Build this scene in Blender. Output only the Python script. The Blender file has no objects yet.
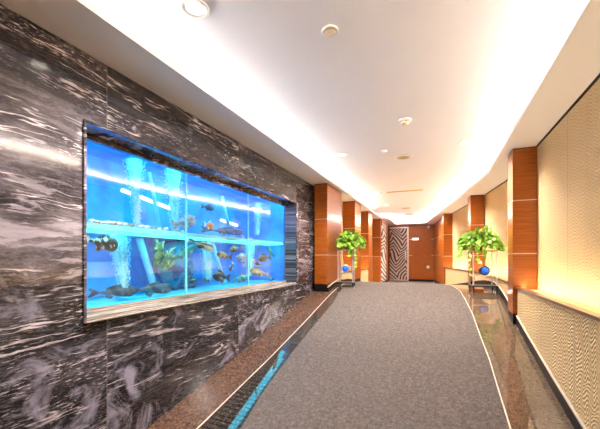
import bpy, bmesh, math, random
from mathutils import Vector, Matrix, noise as mnoise

random.seed(7)
SC = bpy.context.scene
COL = SC.collection
EZ = 1.95                       # eye height above the low end of the ramp; heights below are relative to the eye
PI = math.pi

# ------------------------------------------------------------------ camera geometry
F, CX, HY = 330.0, 300.0, 258.0
TH = math.atan(138 / F)
SN, CS = math.sin(TH), math.cos(TH)


def ray(px, py):
    r = (px - CX) / F
    return (-SN + r * CS, CS + r * SN, (HY - py) / F)


def atx(px, py, x):
    d = ray(px, py); t = x / d[0]
    return Vector((d[0] * t, d[1] * t, d[2] * t))


def atz(px, py, z):
    d = ray(px, py); t = z / d[2]
    return Vector((d[0] * t, d[1] * t, d[2] * t))


def aty(px, py, y):
    d = ray(px, py); t = y / d[1]
    return Vector((d[0] * t, d[1] * t, d[2] * t))


PROF = [(-9, -1.95), (0, -1.95), (1.2, -1.74), (2.2, -1.52), (3.7, -1.25), (4.8, -1.025), (5.7, -.82), (6.3, -.69), (6.7, -.625),
        (7.1, -.588), (7.5, -.575), (7.9, -.58), (8.5, -.63), (10, -.8), (11, -.91), (12.3, -1.03), (13, -1.05), (20, -1.05)]


def fz(y):
    for (a, b), (c, d) in zip(PROF, PROF[1:]):
        if a <= y <= c:
            return b + (d - b) * (y - a) / (c - a)
    return -1.05


def lerp_poly(poly, y):
    """x on a plan polyline [(x, y)...] at y"""
    if y <= poly[0][1]:
        return poly[0][0]
    for (x0, y0), (x1, y1) in zip(poly, poly[1:]):
        if y0 <= y <= y1 and y1 > y0:
            return x0 + (x1 - x0) * (y - y0) / (y1 - y0)
    return poly[-1][0]


# ------------------------------------------------------------------ object helpers
def tag(o, label=None, cat=None, group=None, kind=None):
    if label: o['label'] = label
    if cat: o['category'] = cat
    if group: o['group'] = group
    if kind: o['kind'] = kind
    return o


def thing(name, label, cat, loc=(0, 0, 0), rz=0.0, group=None, kind=None):
    o = bpy.data.objects.new(name, None)
    COL.objects.link(o)
    o.location = (loc[0], loc[1], loc[2] + EZ)
    o.rotation_euler = (0, 0, rz)
    o.empty_display_size = .1
    return tag(o, label, cat, group, kind)


class MB:
    """collects faces, then links them as one mesh object"""
    def __init__(self):
        self.bm = bmesh.new()

    def face(self, pts, mi=0, smooth=False):
        f = self.bm.faces.new([self.bm.verts.new(p) for p in pts])
        f.material_index = mi; f.smooth = smooth
        return f

    def box(self, x0, x1, y0, y1, z0, z1, rot=0.0, piv=(0, 0), mi=0):
        c, s = math.cos(rot), math.sin(rot)
        def R(x, y, z):
            dx, dy = x - piv[0], y - piv[1]
            return self.bm.verts.new((piv[0] + dx * c - dy * s, piv[1] + dx * s + dy * c, z))
        v = [R(x, y, z) for z in (z0, z1) for (x, y) in ((x0, y0), (x1, y0), (x1, y1), (x0, y1))]
        for q in ((3, 2, 1, 0), (4, 5, 6, 7), (0, 1, 5, 4), (1, 2, 6, 5), (2, 3, 7, 6), (3, 0, 4, 7)):
            f = self.bm.faces.new([v[i] for i in q]); f.material_index = mi
        return self

    def loft(self, rings, closed=True, caps=True, smooth=False, mi=0):
        vs = [[self.bm.verts.new(p) for p in r] for r in rings]
        n = len(vs[0])
        for a, b in zip(vs, vs[1:]):
            for i in range(n if closed else n - 1):
                j = (i + 1) % n
                f = self.bm.faces.new((a[i], a[j], b[j], b[i])); f.smooth = smooth; f.material_index = mi
        if caps and closed:
            for r in (vs[0], vs[-1]):
                f = self.bm.faces.new(r); f.material_index = mi
        return self

    def tube(self, pts, rad, n=10, smooth=True, caps=True, mi=0):
        pts = [Vector(p) for p in pts]
        rads = rad if isinstance(rad, (list, tuple)) else [rad] * len(pts)
        rings = []
        for i, p in enumerate(pts):
            d = (pts[min(i + 1, len(pts) - 1)] - pts[max(i - 1, 0)]).normalized()
            up = Vector((0, 0, 1)) if abs(d.z) < .9 else Vector((0, 1, 0))
            a = d.cross(up).normalized(); b = d.cross(a).normalized()
            rings.append([p + (a * math.cos(2 * PI * k / n) + b * math.sin(2 * PI * k / n)) * rads[i] for k in range(n)])
        return self.loft(rings, True, caps, smooth, mi)

    def lathe(self, prof, c=(0, 0, 0), n=32, smooth=True, mi=0, mat=None):
        """profile [(r, z)] about the z axis at c; mat: optional 4x4 applied before moving to c"""
        rings = []
        for r, z in prof:
            ring = []
            for k in range(n):
                p = Vector((max(r, 1e-4) * math.cos(2 * PI * k / n), max(r, 1e-4) * math.sin(2 * PI * k / n), z))
                if mat: p = mat @ p
                ring.append(p + Vector(c))
            rings.append(ring)
        return self.loft(rings, True, True, smooth, mi)

    def ball(self, c, r, sub=2, scale=(1, 1, 1), smooth=True):
        m = Matrix.Translation(c) @ Matrix.Diagonal((r * scale[0], r * scale[1], r * scale[2], 1))
        res = bmesh.ops.create_icosphere(self.bm, subdivisions=sub, radius=1, matrix=m)
        for v in res['verts']:
            for f in v.link_faces: f.smooth = smooth
        return self

    def build(self, name, mats, parent=None, loc=None, bevel=0.0, bseg=2, recalc=True):
        """loc: for a top-level mesh, the eye-frame point its vertices are relative to"""
        if recalc:
            bmesh.ops.recalc_face_normals(self.bm, faces=self.bm.faces[:])
        me = bpy.data.meshes.new(name)
        self.bm.to_mesh(me); self.bm.free()
        for m in (mats if isinstance(mats, (list, tuple)) else [mats]): me.materials.append(m)
        o = bpy.data.objects.new(name, me)
        COL.objects.link(o)
        if parent is not None:
            o.parent = parent
        else:
            l = loc or (0, 0, 0)
            o.location = (l[0], l[1], l[2] + EZ)
        if bevel:
            b = o.modifiers.new('Bevel', 'BEVEL'); b.width = bevel; b.segments = bseg; b.limit_method = 'ANGLE'
        return o


def copy_tree(o, parent=None):
    c = o.copy(); COL.objects.link(c)
    if parent is not None: c.parent = parent
    for ch in list(o.children): copy_tree(ch, c)
    return c


# ------------------------------------------------------------------ materials
class NT:
    def __init__(self, name):
        self.m = bpy.data.materials.new(name); self.m.use_nodes = True
        self.t = self.m.node_tree; self.n = self.t.nodes; self.l = self.t.links
        self.n.clear()
        self.out = self.n.new('ShaderNodeOutputMaterial')
        self.b = self.n.new('ShaderNodeBsdfPrincipled')
        self.l.new(self.b.outputs[0], self.out.inputs[0])

    def node(self, typ, **kw):
        nd = self.n.new(typ)
        for k, v in kw.items(): setattr(nd, k, v)
        return nd

    def set(self, nd, sock, val):
        if hasattr(val, 'is_linked') or isinstance(val, bpy.types.NodeSocket): self.l.new(val, nd.inputs[sock])
        else: nd.inputs[sock].default_value = val

    def coord(self, scale=(1, 1, 1), rot=(0, 0, 0), loc=(0, 0, 0)):
        tc = self.node('ShaderNodeTexCoord'); mp = self.node('ShaderNodeMapping')
        self.l.new(tc.outputs['Object'], mp.inputs[0])
        mp.inputs['Scale'].default_value = scale; mp.inputs['Rotation'].default_value = rot; mp.inputs['Location'].default_value = loc
        return mp.outputs[0]

    def noise(self, vec, scale, detail=3, rough=.5, dist=0.0):
        nd = self.node('ShaderNodeTexNoise')
        self.l.new(vec, nd.inputs['Vector'])
        nd.inputs['Scale'].default_value = scale; nd.inputs['Detail'].default_value = detail
        nd.inputs['Roughness'].default_value = rough; nd.inputs['Distortion'].default_value = dist
        return nd.outputs['Fac']

    def ramp(self, fac, stops, interp='LINEAR'):
        r = self.node('ShaderNodeValToRGB'); r.color_ramp.interpolation = interp
        e = r.color_ramp.elements
        while len(e) > 1: e.remove(e[-1])
        for i, (p, c) in enumerate(stops):
            el = e[0] if i == 0 else e.new(p)
            el.position = p
            el.color = (c, c, c, 1) if isinstance(c, (int, float)) else (*c, 1)
        self.l.new(fac, r.inputs[0])
        return r.outputs[0]

    def mix(self, fac, a, b, mode='MIX'):
        m = self.node('ShaderNodeMix', data_type='RGBA', blend_type=mode)
        for s, v in ((0, fac), (6, a), (7, b)):
            if isinstance(v, bpy.types.NodeSocket): self.l.new(v, m.inputs[s])
            elif s == 0: m.inputs[0].default_value = v
            else: m.inputs[s].default_value = (*v, 1)
        return m.outputs[2]

    def math(self, op, a, b=0.0, c=None):
        m = self.node('ShaderNodeMath', operation=op)
        for i, v in enumerate((a, b) if c is None else (a, b, c)):
            if isinstance(v, bpy.types.NodeSocket): self.l.new(v, m.inputs[i])
            else: m.inputs[i].default_value = v
        return m.outputs[0]

    def sep(self, vec):
        s = self.node('ShaderNodeSeparateXYZ'); self.l.new(vec, s.inputs[0]); return s.outputs

    def comb(self, x, y, z):
        c = self.node('ShaderNodeCombineXYZ')
        for i, v in enumerate((x, y, z)):
            if isinstance(v, bpy.types.NodeSocket): self.l.new(v, c.inputs[i])
            else: c.inputs[i].default_value = v
        return c.outputs[0]

    def bump(self, h, strength=.3, dist=.01):
        b = self.node('ShaderNodeBump'); b.inputs['Strength'].default_value = strength; b.inputs['Distance'].default_value = dist
        self.l.new(h, b.inputs['Height']); self.l.new(b.outputs[0], self.b.inputs['Normal'])

    def fin(self, col=None, rough=.5, metal=0.0, spec=.5, coat=0.0, coat_rough=.05):
        if col is not None:
            if isinstance(col, bpy.types.NodeSocket): self.l.new(col, self.b.inputs['Base Color'])
            else: self.b.inputs['Base Color'].default_value = (*col, 1)
        if isinstance(rough, bpy.types.NodeSocket): self.l.new(rough, self.b.inputs['Roughness'])
        else: self.b.inputs['Roughness'].default_value = rough
        self.b.inputs['Metallic'].default_value = metal
        self.b.inputs['Specular IOR Level'].default_value = spec
        self.b.inputs['Coat Weight'].default_value = coat
        self.b.inputs['Coat Roughness'].default_value = coat_rough
        return self.m


def plain(name, col, rough=.5, metal=0.0, coat=0.0, var=.06, scale=30, spec=.5):
    t = NT(name)
    v = t.noise(t.coord(), scale, 3)
    c = t.mix(v, tuple(max(0, x * (1 - var)) for x in col), tuple(min(1, x * (1 + var)) for x in col))
    return t.fin(c, rough, metal, spec, coat)


def emit(name, col, strength):
    t = NT(name)
    t.n.remove(t.b)
    e = t.node('ShaderNodeEmission'); e.inputs[0].default_value = (*col, 1); e.inputs[1].default_value = strength
    t.l.new(e.outputs[0], t.out.inputs[0])
    return t.m


def marble():
    t = NT('dark_veined_marble')
    tc = t.coord()
    x, y, z = t.sep(tc)
    slab = t.math('FLOOR', t.math('DIVIDE', t.math('ADD', y, .05), 1.84))
    vy = t.math('ADD', y, t.math('MULTIPLY', slab, 5.3))
    # flow lines: heights bent gently by slow noise along the wall
    warp = t.noise(t.comb(x, t.math('MULTIPLY', vy, .45), t.math('MULTIPLY', z, .9)), 1.5, 2, .5)
    w0 = t.math('SUBTRACT', warp, .5)
    ww = t.noise(t.comb(x, t.math('MULTIPLY', vy, 3.0), t.math('MULTIPLY', z, 5.0)), 1.5, 3, .6)
    zz = t.math('ADD', t.math('ADD', t.math('ADD', z, t.math('MULTIPLY', w0, .13)), t.math('MULTIPLY', t.math('SUBTRACT', ww, .5), .045)), t.math('MULTIPLY', slab, .13))
    # layered ground tone: brown-grey over most of the height, near black at the very top and low down
    layer = t.noise(t.comb(0.0, t.math('MULTIPLY', vy, .22), zz), 3.4, 6, .68)
    ground = t.ramp(layer, [(.30, (.014, .0125, .0145)), (.43, (.034, .030, .033)), (.52, (.080, .071, .071)), (.60, (.165, .15, .15)), (.70, (.36, .335, .33)), (.80, (.5, .47, .47))])
    dark = t.ramp(layer, [(.3, (.010, .0095, .011)), (.5, (.021, .019, .022)), (.62, (.05, .046, .05)), (.75, (.14, .13, .14))])
    hz = t.math('ADD', t.math('ADD', t.math('MULTIPLY', z, .34), .47), t.math('MULTIPLY', w0, .22))
    hm = t.ramp(hz, [(.36, 0.0), (.50, .75), (.62, 1.0), (.80, .95), (.89, .0)])
    base = t.mix(hm, dark, ground)
    # fine grain along the flow
    fg = t.noise(t.comb(2.0, t.math('MULTIPLY', vy, 3.0), t.math('MULTIPLY', zz, 46.0)), 1.0, 4, .65)
    base = t.mix(.8, base, t.mix(fg, (.0, .0, .0), (1, 1, 1)), 'OVERLAY')
    # short broken white dashes
    d1 = t.noise(t.comb(0.0, t.math('MULTIPLY', vy, 13.0), t.math('MULTIPLY', zz, 84.0)), 1.0, 3, .6, .35)
    d1m = t.ramp(d1, [(.575, 0), (.62, 1)])
    d1g = t.ramp(t.noise(t.comb(3.0, t.math('MULTIPLY', vy, .9), t.math('MULTIPLY', zz, 4.2)), 1.5, 2), [(.50, 0), (.62, 1)])
    base = t.mix(t.math('MULTIPLY', t.math('MULTIPLY', d1m, d1g), .7), base, (.74, .67, .63))
    # irregular pale patches at mid height
    pt = t.noise(t.comb(7.0, t.math('MULTIPLY', vy, 1.4), t.math('MULTIPLY', zz, 8.0)), 1.5, 5, .6, .5)
    pm = t.math('MULTIPLY', t.ramp(pt, [(.56, 0), (.60, .75), (.72, 1)]), t.ramp(hz, [(.36, 0), (.42, 1), (.60, .9), (.68, .25)]))
    base = t.mix(t.math('MULTIPLY', pm, .6), base, (.46, .42, .43))
    d3 = t.noise(t.comb(4.0, t.math('MULTIPLY', vy, 5.0), t.math('MULTIPLY', zz, 30.0)), 1.0, 4, .65, .8)
    base = t.mix(t.math('MULTIPLY', t.ramp(t.math('ABSOLUTE', t.math('SUBTRACT', d3, .5)), [(0, 1), (.018, .4), (.03, 0)]), .2), base, (.42, .385, .375))
    # long thin veins
    d2 = t.noise(t.comb(5.0, t.math('MULTIPLY', vy, .55), t.math('MULTIPLY', zz, 9.0)), 1.0, 4, .55, .2)
    d2m = t.ramp(t.math('ABSOLUTE', t.math('SUBTRACT', d2, .53)), [(0, 1), (.008, .6), (.017, 0)])
    br = t.ramp(t.noise(t.comb(9.0, t.math('MULTIPLY', vy, 2.2), t.math('MULTIPLY', zz, 7.0)), 1.4, 2), [(.48, 0), (.58, 1)])
    base = t.mix(t.math('MULTIPLY', t.math('MULTIPLY', d2m, br), .9), base, (.74, .68, .65))
    # pale blue-grey clouds low on the wall
    cl = t.noise(t.comb(1.0, t.math('MULTIPLY', vy, 1.5), t.math('MULTIPLY', z, 2.0)), 1.5, 7, .7, .9)
    clm = t.math('MULTIPLY', t.ramp(cl, [(.53, 0), (.66, .85)]), t.ramp(hz, [(.25, 1.0), (.45, .35), (.6, .0)]))
    base = t.mix(clm, base, (.36, .355, .42))
    # slab joints
    fr = t.math('FRACT', t.math('DIVIDE', t.math('ADD', y, .05), 1.84))
    jm = t.math('LESS_THAN', fr, .0035)
    base = t.mix(t.math('MULTIPLY', jm, .7), base, (.2, .18, .17))
    base = t.mix(1.0, base, (.94, .93, 1.04), 'MULTIPLY')
    t.b.inputs['IOR'].default_value = 1.6
    return t.fin(base, .10, 0, .5)


def granite(name, c0, c1, c2, rough=.07, grooves=False, ior=1.75):
    t = NT(name)
    v = t.coord()
    n1 = t.noise(v, 34, 4, .7)
    n2 = t.noise(v, 85, 2, .6)
    c = t.ramp(n1, [(.36, c0), (.5, c1), (.64, c2)])
    c = t.mix(t.ramp(n2, [(.35, .5), (.5, 0)]), c, tuple(x * .35 for x in c0))
    if grooves:
        x, y, z = t.sep(v)
        gm = t.math('MULTIPLY', t.math('LESS_THAN', t.math('FRACT', t.math('DIVIDE', y, .06)), .25), t.math('LESS_THAN', y, 3.3))
        c = t.mix(gm, c, (.006, .005, .005))
    t.b.inputs['IOR'].default_value = ior
    return t.fin(c, rough, 0, .5)


def wood(name, dark, light, horiz=True, coat=.45):
    t = NT(name)
    # grain runs across the panels
    v = t.coord((1.2, 1.2, 26) if horiz else (26, 26, 1.2))
    n = t.noise(v, 2.2, 5, .6, .35)
    n2 = t.noise(t.coord((.7, .7, 1.6)), 1.3, 2)
    c = t.mix(t.ramp(n, [(.3, 0.0), (.7, 1.0)]), dark, light)
    c = t.mix(t.math('MULTIPLY', n2, .35), c, tuple(x * .75 for x in dark))
    t.bump(n, .03, .002)
    return t.fin(c, .3, 0, .4, coat, .12)


def wallcover():
    """beige woven covering with a fine wavy relief"""
    t = NT('beige_woven_wallcovering')
    v = t.coord()
    x, y, z = t.sep(v)
    wob = t.noise(v, 4.0, 3)
    tri = t.math('MULTIPLY', t.math('SINE', t.math('ADD', t.math('MULTIPLY', y, 44.0), t.math('MULTIPLY', wob, 9.0))), .022)
    ph = t.math('ADD', t.math('ADD', z, tri), t.math('ADD', t.math('MULTIPLY', wob, .06), t.math('MULTIPLY', y, .12)))
    w = t.math('SINE', t.math('MULTIPLY', ph, 190.0))
    thread = t.noise(t.comb(t.math('MULTIPLY', x, 60), t.math('MULTIPLY', y, 60), t.math('MULTIPLY', z, 10)), 1.0, 3, .6)
    h = t.math('ADD', w, t.math('MULTIPLY', thread, 1.2))
    t.bump(h, .6, .006)
    shade = t.ramp(t.math('ADD', t.math('MULTIPLY', w, .25), .5), [(.15, (.49, .335, .15)), (.8, (.74, .545, .28))])
    big = t.noise(t.comb(t.math('MULTIPLY', x, 2.5), t.math('MULTIPLY', y, 2.5), t.math('MULTIPLY', z, .5)), 1.2, 3)
    c = t.mix(t.ramp(big, [(.35, 0), (.7, .35)]), shade, (.50, .36, .19))
    fr = t.math('FRACT', t.math('DIVIDE', t.math('SUBTRACT', y, .47), .93))
    c = t.mix(t.math('MULTIPLY', t.math('LESS_THAN', fr, .009), .7), c, (.25, .18, .1))
    return t.fin(c, .55, 0, .35)


def carpet_mat():
    t = NT('grey_brown_carpet')
    v = t.coord()
    n = t.noise(v, 95, 3, .75)
    n2 = t.noise(v, 28, 3, .7)
    n3 = t.noise(v, .8, 2)
    c = t.ramp(t.math('ADD', t.math('MULTIPLY', n, .6), t.math('MULTIPLY', n2, .4)), [(.36, (.052, .042, .037)), (.5, (.108, .088, .078)), (.64, (.21, .175, .158))])
    c = t.mix(t.ramp(n3, [(.3, 0), (.8, .3)]), c, (.125, .105, .096))
    t.bump(n, .5, .01)
    return t.fin(c, .95, 0, .1)


def zebra(name, gap, metal, hs=1.0):
    """wavy openwork strips in front of a dark ground"""
    t = NT(name)
    v = t.coord()
    x, y, z = t.sep(v)
    h = t.math('MULTIPLY', t.math('ADD', x, y), hs)
    cellx = t.math('PINGPONG', t.math('ADD', h, t.math('MULTIPLY', t.math('SINE', t.math('MULTIPLY', z, 2.6)), .16)), .42)
    ph = t.math('ADD', t.math('MULTIPLY', cellx, 1.25), t.math('MULTIPLY', z, 1.0))
    ph = t.math('ADD', ph, t.math('MULTIPLY', t.math('SINE', t.math('ADD', t.math('MULTIPLY', z, 7.5), t.math('MULTIPLY', h, 5.0))), .045))
    s = t.math('SINE', t.math('MULTIPLY', ph, 34.0))
    m = t.ramp(t.math('ADD', t.math('MULTIPLY', s, .5), .5), [(.47, 0), (.53, 1)])
    c = t.mix(m, gap, metal)
    t.bump(m, .4, .006)
    return t.fin(c, .35, 0, .5)


def glass_mat():
    t = NT('clear_tank_glass'); t.n.remove(t.b)
    tr = t.node('ShaderNodeBsdfTransparent'); tr.inputs[0].default_value = (.93, .98, 1, 1)
    gl = t.node('ShaderNodeBsdfGlossy'); gl.inputs['Roughness'].default_value = .0
    lw = t.node('ShaderNodeLayerWeight'); lw.inputs[0].default_value = .5
    fr = t.math('ADD', t.math('MULTIPLY', t.math('POWER', lw.outputs['Facing'], 5.0), .93), .05)
    mx = t.node('ShaderNodeMixShader')
    t.l.new(fr, mx.inputs[0]); t.l.new(tr.outputs[0], mx.inputs[1]); t.l.new(gl.outputs[0], mx.inputs[2])
    t.l.new(mx.outputs[0], t.out.inputs[0])
    return t.m


def leaf_mat(name, a, b):
    t = NT(name)
    n = t.noise(t.coord(), 24, 2)
    c = t.ramp(n, [(.32, a), (.68, b)])
    t.b.inputs['Subsurface Weight'].default_value = 0.0
    return t.fin(c, .35, 0, .4)


def spotted(name, dark, pale, scale=26, thr=.55, stretch=(1, 1, 1)):
    t = NT(name)
    n = t.noise(t.coord(stretch), scale, 2, .5)
    c = t.ramp(n, [(thr - .03, dark), (thr + .03, pale)])
    return t.fin(c, .4, 0, .4)


M = {}
M['marble'] = marble()
M['granite'] = granite('brown_polished_granite', (.055, .03, .022), (.105, .056, .037), (.21, .115, .076), .22)
M['granite_dark'] = granite('dark_polished_granite', (.028, .022, .019), (.05, .04, .034), (.08, .064, .052), .03, True)
M['granite_tan'] = granite('tan_polished_granite', (.10, .068, .044), (.125, .086, .056), (.155, .11, .072), .025, False, 2.1)
M['wood'] = wood('cherry_wood_panel', (.22, .043, .003), (.42, .118, .008), True, .22)
M['wood_dark'] = wood('dark_wood_lip', (.10, .035, .014), (.2, .08, .03), True, .3)
M['cover'] = wallcover()
M['paint'] = plain('white_ceiling_paint', (.84, .825, .85), .8, var=.015, scale=3, spec=.2)
M['carpet'] = carpet_mat()
M['black'] = plain('black_gloss_base', (.008, .007, .007), .4, spec=.15)
M['blackmatt'] = plain('black_metal', (.015, .015, .016), .4)
M['chrome'] = plain('polished_chrome', (.82, .84, .88), .28, .75, var=.03)
M['steel'] = plain('brushed_seam_metal', (.70, .62, .54), .32, .8)
M['line'] = plain('pale_joint_line', (.55, .46, .38), .35)
M['white'] = plain('white_plastic', (.8, .78, .74), .4)
M['beige_plastic'] = plain('beige_plastic', (.62, .52, .38), .45)
M['brass'] = plain('dull_brass_grille', (.50, .38, .16), .5, .3)
M['cove'] = emit('warm_cove_light', (1.0, .92, .86), 50)
M['ledge'] = emit('warm_ledge_light', (1.0, .80, .52), 19)
M['lamp'] = emit('downlight_glow', (1.0, .88, .74), 2.4)
M['sign'] = emit('lit_sign_face', (1.0, .95, .85), .6)
M['zebra'] = zebra('wavy_openwork_panel', (.10, .018, .010), (.50, .45, .38))
M['zebra_white'] = zebra('white_wavy_openwork_panel', (.03, .025, .022), (.82, .79, .74), .22)
M['glass'] = glass_mat()
M['tankblue'] = None
M['terracotta'] = plain('terracotta', (.42, .07, .03), .5)
M['soil'] = plain('potting_soil', (.03, .02, .012), .9, var=.4)
M['leaf'] = leaf_mat('bright_pothos_leaf', (.07, .28, .01), (.40, .66, .07))
M['stem'] = leaf_mat('green_stem', (.16, .34, .04), (.28, .46, .08))
M['bluedisc'] = plain('bright_blue_enamel', (.005, .13, .85), .35)
M['woodshelf'] = wood('pale_wood_shelf', (.50, .25, .09), (.66, .38, .16))

# ------------------------------------------------------------------ camera, world
cam = bpy.data.cameras.new('camera'); co = bpy.data.objects.new('camera', cam)
COL.objects.link(co)
co.location = (0, 0, EZ); co.rotation_euler = (PI / 2, 0, TH)
cam.sensor_width = 36; cam.lens = F / 600 * 36
cam.shift_y = (HY - 214.5) / 600
cam.clip_start = .05
SC.camera = co
w = bpy.data.worlds.new('world'); SC.world = w; w.use_nodes = True
w.node_tree.nodes['Background'].inputs[0].default_value = (.8, .85, 1, 1)
w.node_tree.nodes['Background'].inputs[1].default_value = .3
SC.view_settings.view_transform = 'Standard'; SC.view_settings.look = 'None'
SC.view_settings.gamma = 1; SC.view_settings.use_curve_mapping = False
SC.view_settings.exposure = 1.95

# ------------------------------------------------------------------ plan of the room
SOF, CEIL = 1.5, 1.7
Y0, YF = -3.6, 15.8
XW = -2.38
# right: face of the wainscot and of the upper wall
RW = [(1.0, Y0), (1.0, 7.3), (.80, 8.85), (.22, 12.2)]
RU = [(1.23, Y0), (1.23, 7.45), (1.02, 8.95), (.44, 12.25)]
COVE_L = [(-1.94, Y0), (-1.94, 9.0), (-2.0, 12.6), (-1.72, 13.1), (-1.74, 15.25)]
COVE_R = [(.81, Y0), (.82, 6.7), (.2, 11.0), (-.5, 15.25)]


def ys(a, b, extra=()):
    s = {a, b}
    for y, _ in PROF:
        if a < y < b: s.add(y)
    for y in extra:
        if a < y < b: s.add(y)
    k = math.ceil(a / .4)
    while k * .4 < b:
        if k * .4 > a: s.add(round(k * .4, 3))
        k += 1
    return sorted(s)


def struct(o, label, cat):
    return tag(o, label, cat, None, 'structure')


def along(mb, a, b, fl, fr, zb, zt, extra=()):
    """prism along y between plan lines fl, fr (functions of y) and heights zb, zt (functions of y)"""
    rings = []
    for y in ys(a, b, extra):
        rings.append([(fl(y), y, zb(y)), (fr(y), y, zb(y)), (fr(y), y, zt(y)), (fl(y), y, zt(y))])
    mb.loft(rings)
    return mb


K = lambda v: (lambda y: v)
P = lambda poly, d=0.0: (lambda y: lerp_poly(poly, y) + d)
FZ = lambda d=0.0: (lambda y: fz(y) + d)

# ------------------------------------------------------------------ floor
mb = MB(); along(mb, Y0, 12.3, K(-2.7), K(-1.945), FZ(-.12), FZ(.012)); o = mb.build('floor', M['granite'])
struct(o, 'band of speckled brown polished granite along the marble wall', 'floor')
mb = MB()
mb.loft([[(-1.93, y, fz(y) - .12), (-.6, y, fz(y) - .12), (-.6, y, fz(y)), (-1.5, y, fz(y) - .006), (-1.93, y, fz(y) + .012)] for y in ys(Y0, 12.3)]); o = mb.build('floor', M['granite_dark'])
struct(o, 'dark polished granite strip between the brown granite band and the carpet', 'floor')
mb = MB(); along(mb, Y0, 12.3, K(-.6), K(1.5), FZ(-.12), FZ(0)); o = mb.build('floor', M['granite_tan'])
struct(o, 'tan polished granite strip between the carpet and the beige wainscot', 'floor')
mb = MB(); along(mb, 12.3, YF + .3, K(-2.9), K(1.5), FZ(-.12), FZ(0)); o = mb.build('floor', M['carpet'])
struct(o, 'grey floor in front of the wood wall at the far end', 'floor')
mb = MB(); along(mb, Y0, 12.3, K(-1.945), K(-1.93), FZ(-.12), FZ(.013)); o = mb.build('trim_1', M['line'])
struct(o, 'thin pale joint line between the brown and the dark granite', 'trim')
CL = [(-1.56, Y0), (-1.57, 2.44), (-1.655, 3.0), (-1.72, 3.84), (-1.745, 4.6), (-1.745, 5.7), (-1.83, 6.64), (-1.98, 7.3), (-2.1, 8.2), (-2.1, 12.3)]
CR = [(.535, Y0), (.53, 4.2), (.475, 5.6), (.37, 6.8), (.28, 7.25), (.1, 7.9), (-.02, 9.0), (-.3, 12.3)]
mb = MB(); along(mb, Y0, 12.28, P(CL), P(CR), FZ(-.02), FZ(.012), [c[1] for c in CL + CR])
o = mb.build('carpet', M['carpet']); tag(o, 'grey-brown speckled carpet running up the middle of the sloping floor', 'carpet', None, 'structure')
for poly, lab in ((CR, 'pale edging line along the carpet beside the tan granite'),):
    mb = MB(); along(mb, Y0, 7.3, P(poly, -.006), P(poly, .006), FZ(-.02), FZ(.014), [c[1] for c in poly])
    o = mb.build('trim_3' if poly is CL else 'trim_4', M['line']); struct(o, lab, 'trim')

# ------------------------------------------------------------------ left marble wall with the aquarium opening
OY0, OY1, OZ0, OZ1 = 1.62, 5.5, -.46, .99
mb = MB()
xb = -2.60
for (a, b, c, d) in ((Y0, OY0, -2.0, SOF + .2), (OY1, 6.62, -2.0, SOF + .2), (OY0, OY1, -2.0, OZ0), (OY0, OY1, OZ1, SOF + .2)):
    mb.box(xb, XW, a, b, c, d)
o = mb.build('wall_left', M['marble']); struct(o, 'dark veined marble wall around the aquarium', 'wall')

# stone surround of the opening
t = thing('aquarium_surround', 'veined stone frame lining the opening of the blue aquarium', 'frame', (XW, OY0, OZ0))
bx = lambda x0, x1, y0, y1, z0, z1: MB().box(x0 - XW, x1 - XW, y0 - OY0, y1 - OY0, z0 - OZ0, z1 - OZ0)
bw = .045
bx(XW + .001, XW + .02, OY0 - .02, OY0, OZ0 - .014, OZ1 + .02).build('jamb', M['marble'], t, bevel=.004)
bx(XW + .001, XW + .02, OY1, OY1 + bw * 1.8, OZ0 - .014, OZ1 + .02).build('jamb', M['marble'], t, bevel=.004)
bx(XW + .001, XW + .02, OY0, OY1, OZ1, OZ1 + .02).build('lintel', M['marble'], t, bevel=.004)
_t = NT('tan_veined_sill_stone')
_x, _y, _z = _t.sep(_t.coord())
_n = _t.noise(_t.comb(_t.math('MULTIPLY', _x, 14), _t.math('MULTIPLY', _y, 1.3), _t.math('MULTIPLY', _z, 60)), 1.5, 4, .65)
M['sill'] = _t.fin(_t.ramp(_n, [(.3, (.07, .06, .052)), (.45, (.28, .235, .195)), (.6, (.5, .445, .39)), (.75, (.75, .70, .65))]), .15)
bx(XW + .001, XW + .035, OY0 - .01, OY1 + .01, OZ0 - .014, OZ0).build('sill', M['sill'], t, bevel=.004)
bx(-2.60, XW, OY0 + .001, OY1 - .001, OZ0 + .001, OZ0 + .02).build('sill_board', M['sill'], t)
bx(-2.60, -2.55, OY0 + .001, OY1 - .001, OZ1 - .05, OZ1 - .001).build('drip_lip', M['marble'], t)
bx(-2.60, -2.575, OY0 + .001, OY1 - .001, OZ0 + .021, OZ0 + .055).build('sill_lip', M['sill'], t)

# ------------------------------------------------------------------ aquarium
TX0, TX1 = -3.42, -2.625                     # back, front glass
TY0, TY1, TZ0, TZ1 = 1.15, 5.52, -.42, 1.10
SH0, SH1 = .245, .290                        # slab between the two tanks


def tank_blue(name, lo, hi, seam=False):
    t = NT(name)
    v = t.coord()
    n = t.noise(v, 2.0, 4, .6, .8)
    c = t.ramp(n, [(.3, lo), (.65, hi)])
    return t.fin(c, .5, 0, .3)


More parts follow.
